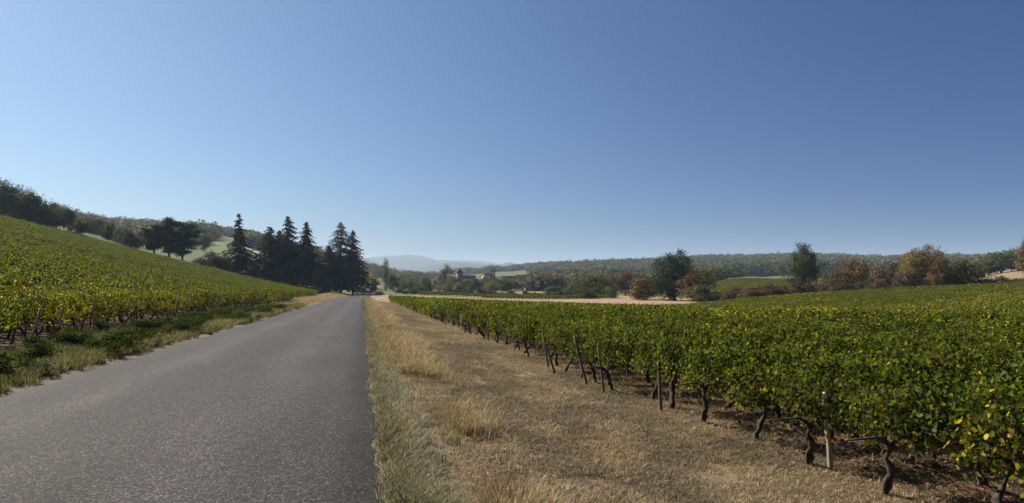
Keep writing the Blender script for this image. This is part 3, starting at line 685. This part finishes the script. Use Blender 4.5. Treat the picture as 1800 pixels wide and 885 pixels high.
cr = link('crown', leafmesh('thin_crown', *lobes_tree(77, 500, .05, 'round', 40), T_QUAD, M_LEAF), bt); cr.color = (.10, .085, .05, 1); cr.scale = (.8, .8, .85)
for q in range(18):
    px = 138+q*6.2+random.uniform(-3, 3); tree(px, np.interp(px, [138, 180, 250], [384, 386, 408])+random.uniform(-3, 8), 0, random.uniform(16, 30), random.uniform(205, 260), 'shrub', random.choice([OLIVE, GREY, (.05, .055, .03), (.045, .06, .03)]), 'olive scrub bush behind the left vineyard, %s counting toward the pines' % ordn[q], 'shrub', 'scrub behind the left vineyard')
for px, yt, wd, tn, lb in [(372, 442, 36, (.06, .058, .03), 'dull brown-olive bush between the pines and the spire-topped conifer'), (392, 452, 30, OLIVE, 'olive bush at the foot of the spire-topped conifer'), (352, 452, 26, (.045, .045, .025), 'dark bush at the foot of the pines'), (448, 470, 26, (.05, .05, .025), 'dark bush left of the wide cedar-like conifer'), (560, 475, 30, (.03, .035, .02), 'dark bush in the gap between the conifer clumps'), (575, 488, 24, (.03, .036, .02), 'dark low bush left of the roadside conifers')]:
    tree(px, yt, 0, wd, 192, 'shrub', tn, lb, 'shrub')
tree(359, 406, 0, 22, 330, 'tall', (.06, .07, .035), 'hazy olive tree on the hill behind the pines')

def conifer(seed, h, rad, base=.06, droop=.28, gap=0.0, topspire=.0, n_lev=52, full=1.0):
    """spruce-like crown: whorls of drooping boughs that carry needle sprays; metres"""
    r = np.random.default_rng(seed); P = []; N = []; S = []; C = []; tb = MB()
    tb.tube([(0, 0, -.3), (0, 0, h*.5), (0, 0, h*.985)], [h*.018, h*.011, .03], 7)
    for l in range(n_lev):
        t = (l+r.random()*.8)/n_lev; z = h*(base+(.99-base)*t)
        prof = (1-t)**.72
        if topspire and t > 1-topspire: prof *= .55
        prof *= 1+.28*math.sin(l*1.7+seed)
        for k in range(int(6+4*(1-t))):
            if r.random() < gap: continue
            a = r.random()*6.283; L = rad*1.6*prof*r.uniform(.65, 1.15)+.25
            m = max(3, int(10*L/rad*full)+3)
            for s in np.linspace(.12, 1, m):
                d = L*s; zz = z-droop*d*s+.22*d*(1-s)+(.12*L*max(0, s-.75)*2)
                for e in range(3):
                    off = r.normal(size=3)*np.array([.16, .16, .07])*(1+L*.22)*(1.2-.6*s)
                    P.append((math.cos(a)*d+off[0], math.sin(a)*d+off[1], zz+off[2])); N.append((math.cos(a)*.3+r.normal()*.5, math.sin(a)*.3+r.normal()*.5, .8))
                    S.append(r.uniform(.5, 1.15)*(.55+.5*(1-t))); b = r.uniform(.6, 1.35); C.append((b, b, b))
            if L > 1.0: tb.tube([(0, 0, z), (math.cos(a)*L*.5, math.sin(a)*L*.5, z-droop*L*.25+.05*L), (math.cos(a)*L*.9, math.sin(a)*L*.9, z-droop*L*.8)], [.05, .03, .012], 4)
    return leafmesh('needles', np.array(P), np.array(N), np.array(S), np.array(C), T_SPRAY, M_NEED), tb.mesh('conifer_trunk', [M_TBARK])
NEED = (.011, .018, .009)
def put_conifer(px, ytop, Z, wpx, seed, label, **kw):
    x, y, z = atpx(px, Z); hh = CAM_H-(ytop-HY)*Z/FPX-z; rad = wpx*.5*Z/FPX
    cr_, tr = conifer(seed, hh, rad, **kw)
    e = bpy.data.objects.new('conifer_tree', None); COL.objects.link(e); e.location = (x, y, z); tag(e, label, 'tree', 'dark conifers beside the road')
    c = link('crown', cr_, e); c.color = (*NEED, 1); link('trunk', tr, e); return e
put_conifer(420, 375, 195, 44, 1, 'thin conifer with open spire top standing alone right of the pines', gap=.30, topspire=.42, n_lev=42)
put_conifer(474, 398, 197, 56, 2, 'broad layered conifer with drooping boughs, left of the tallest clump', gap=.15, droop=.2)
put_conifer(506, 380, 200, 50, 3, 'tallest conifer of the middle clump with pointed ragged top', gap=.12)
put_conifer(539, 389, 203, 38, 4, 'narrow dense pointed conifer right of the middle clump', gap=.05)
put_conifer(491, 405, 212, 34, 5, 'shorter conifer half hidden between the broad and the tallest one', gap=.1)
put_conifer(599, 390, 226, 66, 6, 'tall black-green spruce at the roadside, left of its slimmer neighbour', gap=.12, full=1.3)
put_conifer(620, 404, 232, 36, 7, 'slimmer spruce leaning close to the road edge', gap=.2, base=.2)
put_conifer(578, 432, 222, 44, 8, 'short dark spruce at the left foot of the roadside spruces', gap=.03)

def pine(px, ytop, Z, wpx, lean, seed, label):
    x, y, z = atpx(px, Z); hh = CAM_H-(ytop-HY)*Z/FPX-z; R = wpx*.5*Z/FPX; r = random.Random(seed); q = np.random.default_rng(seed)
    tb = MB(); path = [Vector((lean*hh*(i/6)**1.5, r.uniform(-.1, .1), -.3*(i == 0)+hh*.93*i/6)) for i in range(7)]
    tb.tube(path, [.30-.035*i for i in range(7)], 7); P = []; N = []; S = []; C = []
    for k in range(42):
        f = r.uniform(.16, 1); i = min(int(f*6), 5); s = path[i].lerp(path[i+1], f*6-i); a = 2.4*k
        L = R*(1.1-.65*abs(f-.62)/.4)*r.uniform(.45, 1.05); e = s+Vector((math.cos(a)*L, math.sin(a)*L, r.uniform(-.05, .22)*L+.2)); m = s.lerp(e, .5)+Vector((0, 0, .1*L))
        tb.tube([s, m, e], [.10, .07, .03], 5)
        for w_ in range(5):
            c = m.lerp(e, r.uniform(-.2, 1.1))+Vector((r.uniform(-.5, .5), r.uniform(-.5, .5), r.uniform(0, .35))); n = 80
            o = q.normal(size=(n, 3))*np.array([.62, .62, .24]); P.append(np.array(c)+o); N.append(q.normal(size=(n, 3))*.6+np.array([0, 0, .7])); S.append(q.uniform(.2, .5, n)); b = q.uniform(.6, 1.4, (n, 1)); C.append(b*np.ones(3))
    e = bpy.data.objects.new('pine_tree', None); COL.objects.link(e); e.location = (x, y, z); tag(e, label, 'tree', 'pines above the left vineyard')
    c = link('crown', leafmesh('pine_needles', *map(np.concatenate, (P, N, S, C)), T_SPRAY, M_NEED), e); c.color = (.016, .024, .012, 1); link('trunk', tb.mesh('pine_trunk', [M_TBARK]), e)
pine(271, 396, 186, 44, -.03, 11, 'leftmost pine with bare lower trunk and low spreading boughs')
pine(297, 383, 186, 54, .05, 12, 'tallest flat-topped pine in the middle of three')
pine(320, 391, 188, 58, .12, 13, 'rightmost pine leaning right with boughs hanging to the ground')

# woods on far hills: reads as one mass
def blob(seed, n=230):
    P, N, S, c = lobes_tree(seed, n, .13, 'round', 22); t = [(.075, .085, .042), (.06, .076, .042), (.105, .09, .05), (.085, .092, .055), (.115, .085, .055)][seed % 5]
    return bpy.data.objects.new('wood_source', leafmesh('wood_crown', P, N, S, c*np.array(t), T_QUAD, M_LEAF))
BL = [blob(90+i) for i in range(8)]
def wood(name, label, p0, p1, z0, z1, n, size, keep=None):
    px = rng.uniform(p0, p1, n); Z = np.exp(rng.uniform(math.log(z0), math.log(z1), n)); x, y = cam2w((px-CX)*Z/FPX, Z)
    k = np.ones(n, bool) if keep is None else keep(px, Z, x, y); x, y, Z = x[k], y[k], Z[k]
    s = rng.uniform(.7, 1.3, len(x))*size; P = np.stack([x, y, H(x, y)-.5], 1)
    scatter(name, label, 'wood', P, rng.uniform(0, 6.28, len(x)), np.stack([s*1.15, s*1.15, s], 1), BL)
wood('woods_right_ridge', 'autumn woodland covering the long ridge on the right', 930, 1950, 640, 1350, 9500, 11, lambda px, Z, x, y: (px > 985) | (Z > 1120))
wood('woods_valley_end', 'dark woodland along the low ridge behind the village', 800, 1000, 1350, 1700, 1500, 11)
wood('woods_left_hill', 'dark woodland on the skyline of the left hill', 60, 600, 520, 1000, 2600, 10, lambda px, Z, x, y: ((Z > 760) | (fbm(px*.02, Z*.01) > .55)))
wood('woods_left_slope', 'scattered trees and thickets on the left hillside', 130, 640, 290, 560, 700, 7, lambda px, Z, x, y: (fbm(px*.03+5, Z*.012, 3) > .6) & ~((px > 190) & (px < 246)) & ~((px > 366) & (px < 450)))
wood('woods_spur', 'hedges and thickets on the spur above the village', 640, 780, 560, 1000, 700, 7, lambda px, Z, x, y: fbm(px*.03+2, Z*.014, 3) > .5)
wood('woods_valley_side', 'hedges and thickets between far fields below the ridge', 930, 1300, 330, 700, 1500, 7.5, lambda px, Z, x, y: (fbm(px*.02+7, Z*.012, 3) > .44) & ~((px > 1262) & (Z < 420)))
wood('woods_valley_mid', 'trees between the village and the far fields', 690, 960, 480, 850, 700, 6.5, lambda px, Z, x, y: fbm(px*.03+1, Z*.012, 3) > .5)
wood('woods_right_end', 'scrub on the hill behind the dry bank at right', 1560, 1950, 290, 600, 700, 6)

# ------------------------------------------------------------------ village
M_WALL = rough_mat('render_wall', (.34, .30, .25), (.46, .42, .35), 2, .9, 0, attr=True); M_TILE = rough_mat('roof_tiles', (.8, .8, .8), (1.2, 1.2, 1.2), 5, .85, .3, attr=True)
M_GLASS = rough_mat('window_dark', (.02, .022, .026), (.05, .05, .055), 1, .25, 0)
def house(px, Z, w_, d_, hw, hr, rz, wall, roof, label, name='village_house', tower=None, chim=True, dz=0):
    x, y, z = atpx(px, Z); e = bpy.data.objects.new(name, None); COL.objects.link(e); e.location = (x, y, z+dz); e.rotation_euler = (0, 0, rz); tag(e, label, 'church' if tower else 'house', 'village houses')
    mb = MB(); a, b = w_/2, d_/2
    mb.add([(-a, -b, -2), (a, -b, -2), (a, b, -2), (-a, b, -2), (-a, -b, hw), (a, -b, hw), (a, b, hw), (-a, b, hw), (-a, 0, hw+hr), (a, 0, hw+hr)], [(0, 1, 5, 4), (2, 3, 7, 6), (1, 2, 6, 9, 5), (3, 0, 4, 8, 7)], wall); link('wall', mb.mesh('house_wall', [M_WALL]), e)
    mb = MB(); o = .4; k = hr*o/b
    for s in (-1, 1): mb.add([(-a-o, s*(b+o), hw-k), (a+o, s*(b+o), hw-k), (a+o, 0, hw+hr+.03), (-a-o, 0, hw+hr+.03), (-a-o, s*(b+o), hw-k+.22), (a+o, s*(b+o), hw-k+.22), (a+o, 0, hw+hr+.25), (-a-o, 0, hw+hr+.25)], [(0, 1, 2, 3), (7, 6, 5, 4), (0, 4, 5, 1), (1, 5, 6, 2), (0, 3, 7, 4)], roof)
    ro = link('roof', mb.mesh('house_roof', [M_TILE]), e)
    if chim: mb = MB(); mb.box((a*.6, b*.2, hw+hr+.4), (.7, .7, 1.6), (.8, .5, .4)); link('chimney', mb.mesh('chimney', [M_WALL]), ro)
    wm = MB(); wm.box((0, 0, 0), (1.0, .08, 1.4)); wme = wm.mesh('window', [M_GLASS]); n = max(2, int(w_/3.2))
    for s in (-1, 1):
        for i in range(n): link('window', wme, e, (-a+w_*(i+.5)/n, s*(b+.03), hw*.55))
    if tower:
        mb = MB(); mb.box((-a*.85, 0, tower[0]/2), (3.4, 3.4, tower[0]+2), wall); link('bell_tower', mb.mesh('tower', [M_WALL]), e)
        mb = MB(); t0, t1 = tower; c = -a*.85; mb.add([(c-2.05, -2.05, t0+1), (c+2.05, -2.05, t0+1), (c+2.05, 2.05, t0+1), (c-2.05, 2.05, t0+1), (c, 0, t1)], [(0, 1, 4), (1, 2, 4), (2, 3, 4), (3, 0, 4), (3, 2, 1, 0)], (.035, .035, .045)); link('spire', mb.mesh('spire', [M_TILE]), e)
    return e
house_more = [(876, 450, .4, (.9, .85, .75), 'pale house with red-brown roof right of the slim poplars'), (906, 425, -.2, (1.0, .95, .88), 'pale house with red-brown roof left of the slate-roofed white house'), (946, 440, .3, (.9, .82, .7), 'cream house with red-brown roof at the tree belt\'s right end'), (772, 415, .2, (.8, .72, .62), 'small house with red-brown roof left of the pale half-bare tree')]
SL, TL, TB = (.055, .05, .055), (.17, .085, .06), (.10, .075, .062)
house(820, 470, 12, 8, 5.5, 3.2, .25, (.26, .235, .21), TB, 'stone church with dark pointed spire among the village trees', 'village_church', (9.6, 14.2), False)
house(829, 430, 9, 7, 3.8, 2.6, -.3, (.42, .36, .31), TB, 'brown-roofed house at the foot of the church')
house(846, 420, 11, 7, 3, 2.5, .15, (.45, .43, .40), SL, 'low grey-roofed house between the church and the poplars')
house(921, 400, 11, 7, 5, 3.6, .5, (.8, .8, .8), (.07, .075, .10), 'slate-blue roofed white house at the right of the village')
house(936, 380, 8, 6, 3.2, 2.2, -.4, (1.3, 1.2, 1.1), TL, 'small red-roofed white house next to the slate-roofed one')
house(897, 520, 14, 8, 6, 3.6, .1, (.9, .85, .8), (.05, .045, .05), 'long dark-roofed house behind the round green tree')
house(857, 700, 10, 8, 8, 3, .3, (1.3, .85, .7), TL, 'pinkish house standing alone in the far vineyards')
house(926, 760, 10, 7, 5, 3, .2, (1.4, 1.35, 1.2), (.25, .2, .16), 'pale house at the far right end of the village')
house(932, 700, 9, 7, 5, 3, -.5, (1.3, 1.25, 1.1), TB, 'cream house just below the pale far one')
house(951, 790, 10, 7, 5, 3, .4, (1.3, 1.3, 1.2), (.28, .25, .2), 'white house on the slope under the ridge')
house(969, 900, 11, 7, 5, 3, 0, (1.4, 1.3, 1.2), (.3, .26, .22), 'small whitish farmhouse on the wooded ridge slope')

for px_, Z_, r_, w_, l_ in house_more: house(px_, Z_, 9, 7, 4.2, 2.6, r_, w_, TL, l_)

# ------------------------------------------------------------------ far mountains
def ridge(name, Z, prof, depth, col, seed):
    m = rough_mat(name+'_slope', tuple(.7*c for c in col), col, .004, .95, 0)
    xs = np.linspace(prof[0][0], prof[-1][0], 160); yy = np.interp(xs, [p[0] for p in prof], [p[1] for p in prof])+(fbm(xs*.05+seed, xs*0+seed, 4)-.5)*2.2
    V = []; ts = np.linspace(-1, 1.4, 15)
    for i, px in enumerate(xs):
        for t in ts:
            zz = Z+t*depth; top = CAM_H-(yy[i]-HY)*Z/FPX
            k = (1-abs(t))**1.0 if t < 0 else 1-.7*t; x, y = cam2w((px-CX)*zz/FPX, zz)
            V.append((x, y, -40+(top+40)*max(k, 0)*(1+.10*(fbm(np.array(px*.03+seed), np.array(t*3.0+2), 3)-.5)*(t != 0))))
    n = len(ts); F = [(i*n+k, i*n+k+1, (i+1)*n+k+1, (i+1)*n+k)[::-1] for i in range(len(xs)-1) for k in range(n-1)]
    link(name, mesh_np(name, V, np.array(F).ravel(), np.full(len(F), 4), [m], smooth=True), kind='structure')
ridge('mountain_far', 5600, [(380, 500), (520, 470), (600, 456), (655, 449), (710, 446.5), (740, 448), (770, 456), (800, 458), (850, 459), (880, 464), (940, 470), (1000, 490)], 1500, (.045, .06, .055), 3)
ridge('mountain_middle', 3900, [(430, 470), (560, 452), (630, 450), (660, 462), (690, 472), (720, 473), (745, 468), (775, 463), (800, 461), (830, 463), (870, 466), (885, 463), (896, 460), (910, 465), (960, 472), (1040, 492)], 700, (.04, .055, .04), 8)

# ------------------------------------------------------------------ grass, weeds, litter
def tuft(seed, n, hh, spread, lean, cols, w_=.006, curl=.5, seedhead=0):
    r = np.random.default_rng(seed); V = []; F = []; C = []
    for i in range(n):
        a = r.random()*6.283; b = r.random()*6.283; d = spread*math.sqrt(r.random()); h = hh*r.uniform(.45, 1.15); L = lean*r.uniform(.2, 1.2)*h
        o = np.array([math.cos(b)*d, math.sin(b)*d, -.01]); di = np.array([math.cos(a), math.sin(a), 0]); sd_ = np.array([-di[1], di[0], 0])*w_*r.uniform(.6, 1.3)
        p1 = o+di*L*.3+np.array([0, 0, h*.6]); p2 = o+di*L+np.array([0, 0, h*(1-curl*.4*r.random())])
        k = len(V); V += [o-sd_, o+sd_, p1+sd_*.8, p1-sd_*.8, p2]; F += [(k, k+1, k+2, k+3), (k+3, k+2, k+4)]; c = np.array(cols[r.integers(len(cols))])*r.uniform(.7, 1.3); C += [c, c]
        if seedhead and r.random() < seedhead:
            k = len(V); V += [p2-sd_*1.5, p2+sd_*1.5, p2+di*.05+np.array([0, 0, .07])]; F += [(k, k+1, k+2)]; C += [c*1.1]
    return bpy.data.objects.new('tuft_source', mesh_np('tuft', np.array(V), [i for f in F for i in f], [len(f) for f in F], [M_GRASS], np.array(C)))
DRY = [(.36, .27, .15), (.28, .20, .11), (.42, .33, .19), (.22, .155, .085), (.30, .235, .15)]
GRN = [(.10, .115, .045), (.15, .15, .08), (.085, .10, .04), (.22, .19, .11), (.28, .225, .13)]
PALEG = [(.19, .185, .125), (.25, .235, .16), (.14, .145, .085), (.30, .26, .17), (.20, .16, .10)]
LUSH = [(.065, .085, .022), (.095, .108, .03), (.15, .14, .05), (.05, .068, .018), (.21, .175, .08)]
MOWN = [(.33, .25, .155), (.24, .18, .105), (.44, .35, .215), (.16, .118, .074), (.29, .235, .15), (.20, .17, .10)]
MOWND = [(.15, .115, .075), (.20, .16, .105), (.11, .085, .055), (.13, .115, .07), (.25, .20, .13)]
SHORT = [tuft(100+i, 40, .045, .14, 2.0, MOWN if i < 4 else MOWND, .0026, 1.6) for i in range(8)]
STRAW = DRY+[(.20, .165, .10), (.15, .12, .07), (.17, .16, .08)]
TALLD = [tuft(110+i, 44, .24, .15, 1.3, STRAW, .0024, .9, .4) for i in range(5)]
GREYG = [tuft(120+i, 44, .14, .11, 1.1, PALEG, .0032) for i in range(4)]
GREENG = [tuft(130+i, 44, .15, .11, 1.1, GRN, .0036) for i in range(4)]
LUSHG = [tuft(140+i, 36, .20, .12, .8, LUSH, .006) for i in range(4)]
def weed(seed, n, R, hh, cols):
    r = np.random.default_rng(seed); P = np.stack([r.normal(0, R*.5, n), r.normal(0, R*.5, n), hh*r.random(n)**.8], 1); P[:, :2] *= (1.15-.6*P[:, 2:3]/hh)
    N = P*np.array([1, 1, .5])/R+r.normal(size=(n, 3))*.6+np.array([0, 0, .7]); c = np.array(cols)[r.integers(0, len(cols), n)]*r.uniform(.7, 1.3, (n, 1))
    return bpy.data.objects.new('weed_source', leafmesh('weed', P, N, r.uniform(.03, .065, n), c, T_QUAD, M_WEED))
WEEDS = [weed(150+i, 260, .30, .40, [(.035, .052, .016), (.05, .065, .02), (.028, .042, .014), (.075, .085, .028)]) for i in range(5)]
def pts(n, z0, z1, u0, u1, jit=.0, power=1.0):
    """n points in the strip u0..u1 beside the road; more of them near the camera"""
    y = z0*(z1/z0)**(rng.random(n)**power); u = rng.uniform(u0, u1, n)+rng.normal(0, jit, n)*1.0
    x = u+(road_c(y)+2.68); k = in_view(x, y, 90); x, y = x[k], y[k]
    return np.stack([x, y, H(x, y)], 1)
def strip(name, label, P, protos, s0, s1, grow=0.0, idx=None):
    n = len(P); d = np.hypot(P[:, 0], P[:, 1]); s = rng.uniform(s0, s1, n)*(1+grow*np.clip(d-8, 0, 80)/20)
    scatter(name, label, 'grass', P, rng.uniform(0, 6.28, n), s, protos, rng.normal(0, .12, (n, 2)), idx)
P = pts(52000, 2.2, 100, .9, 4.9, .25); P = P[fbm(P[:, 0]*1.9, P[:, 1]*1.5, 3) > .29]
pat = fbm(P[:, 0]*1.1+2, P[:, 1]*.55+7, 3)+rng.normal(0, .06, len(P)); strip('grass_track', 'short dry mown grass on the track beside the vines', P, SHORT, .6, 1.25, .5, np.where(pat > .5, 0, 4)+rng.integers(0, 4, len(P)))
P = pts(15000, 3.5, 60, 4.4, 16, .3); strip('grass_vineyard', 'short dry grass between the right vine rows', P, SHORT, .6, 1.4, .5)
cl = lambda P, a, b, t: P[fbm(P[:, 0]*a+3, P[:, 1]*b+1, 3) > t]
P = pts(7500, 2.2, 130, .5, 1.1, .18); P[:, 0] += np.clip(P[:, 1]-4, 0, 10)*.045*rng.random(len(P)); P[:, 2] = H(P[:, 0], P[:, 1]); P = cl(P, 1.1, .7, .43); P1 = cl(P[P[:, 1] < 7.5], 1.6, 1.3, .5); P = np.concatenate([P[P[:, 1] >= 7.5], P1])
strip('grass_tall_dry', 'tall straw-coloured grass along the right verge', P, TALLD, .45, .95, .2)
P = pts(5500, 2.2, 130, .26, .52, .06); strip('grass_verge_grey', 'grey-green grass fringing the right edge of the road', P, GREYG, .5, 1.15, .3)
P = cl(pts(1700, 2.2, 11, .3, .7, .10), 1.3, .8, .45); strip('grass_verge_green', 'green grass clumps on the right verge near the camera', P, GREENG, .6, 1.3, .2)
P = pts(12000, 6, 75, -8.9, -5.85, .15); strip('grass_left_verge', 'green grass on the left roadside verge', P, LUSHG, .5, 1.2, .25)
P = cl(pts(4200, 6, 60, -8.9, -6.2, .25), 1.1, .8, .60); strip('weeds_left_verge', 'dark leafy weeds in the ditch on the left verge', P, WEEDS, .35, 1.25, .1)
P = cl(pts(5000, 8, 170, -9.4, -5.8, .2), .6, .3, .48); strip('grass_left_dry', 'dry grass tufts on the left verge toward the conifers', P[P[:, 1] > 8], TALLD, .4, .8, .3)
P = pts(2500, 100, 185, -11.0, -5.8, .2); strip('grass_left_far', 'straw-coloured grass on the wide verge before the conifers', P, TALLD, .6, 1.1, .2)
# fallen leaves and pale pebbles
r = np.random.default_rng(5); n = 5200; y = 4*(40/4)**r.random(n); x = 4.2+r.gamma(2, 1.6, n); k = in_view(x, y, 60); x, y = x[k], y[k]; n = len(x)
Pn = np.stack([x, y, H(x, y)+.018], 1); N = r.normal(size=(n, 3))*.45+np.array([0, 0, 1]); c = np.array([(.22, .10, .05), (.16, .075, .04), (.30, .17, .08), (.11, .06, .04)])[r.integers(0, 4, n)]
o = link('fallen_leaves', leafmesh('fallen_leaves', Pn, N, r.uniform(.05, .10, n), c, T_QUAD, M_GRASS), kind='stuff'); o['label'] = 'brown fallen vine leaves under the right vines'; o['category'] = 'leaves'
def pebble(seed):
    q = random.Random(seed); mb = MB(); mb.tube([(0, 0, -.3), (.05, 0, 0), (0, .05, .35)], [.5, .62, .3], 6, (1, 1, 1), .3, q); return bpy.data.objects.new('pebble_source', mb.mesh('pebble', [M_STONE]))
M_STONE = rough_mat('limestone', (.22, .19, .15), (.42, .38, .31), 6, .9, .3)
PB = [pebble(i) for i in range(4)]
A = np.concatenate([pts(700, 2.5, 50, 1.2, 6, .3), pts(900, 2.5, 60, -.0, .22, .04), pts(1300, 6, 60, -5.85, -5.5, .08)])
scatter('gravel_scatter', 'pale limestone pebbles on the verges and the track', 'gravel', A, rng.uniform(0, 6.28, len(A)), rng.uniform(.006, .022, len(A)), PB)

# ------------------------------------------------------------------ haze: the air of the valley
m, n_, out = newmat('valley_haze'); pv = n_.nodes.new('ShaderNodeVolumePrincipled'); pv.inputs['Density'].default_value = .00012
pv.inputs['Color'].default_value = (.62, .80, 1, 1); pv.inputs['Anisotropy'].default_value = .1; n_.links.new(pv.outputs[0], out.inputs['Volume'])
mb = MB(); mb.box((0, 0, 55), (26000, 26000, 360)); link('haze', mb.mesh('haze', [m]), kind='stuff')
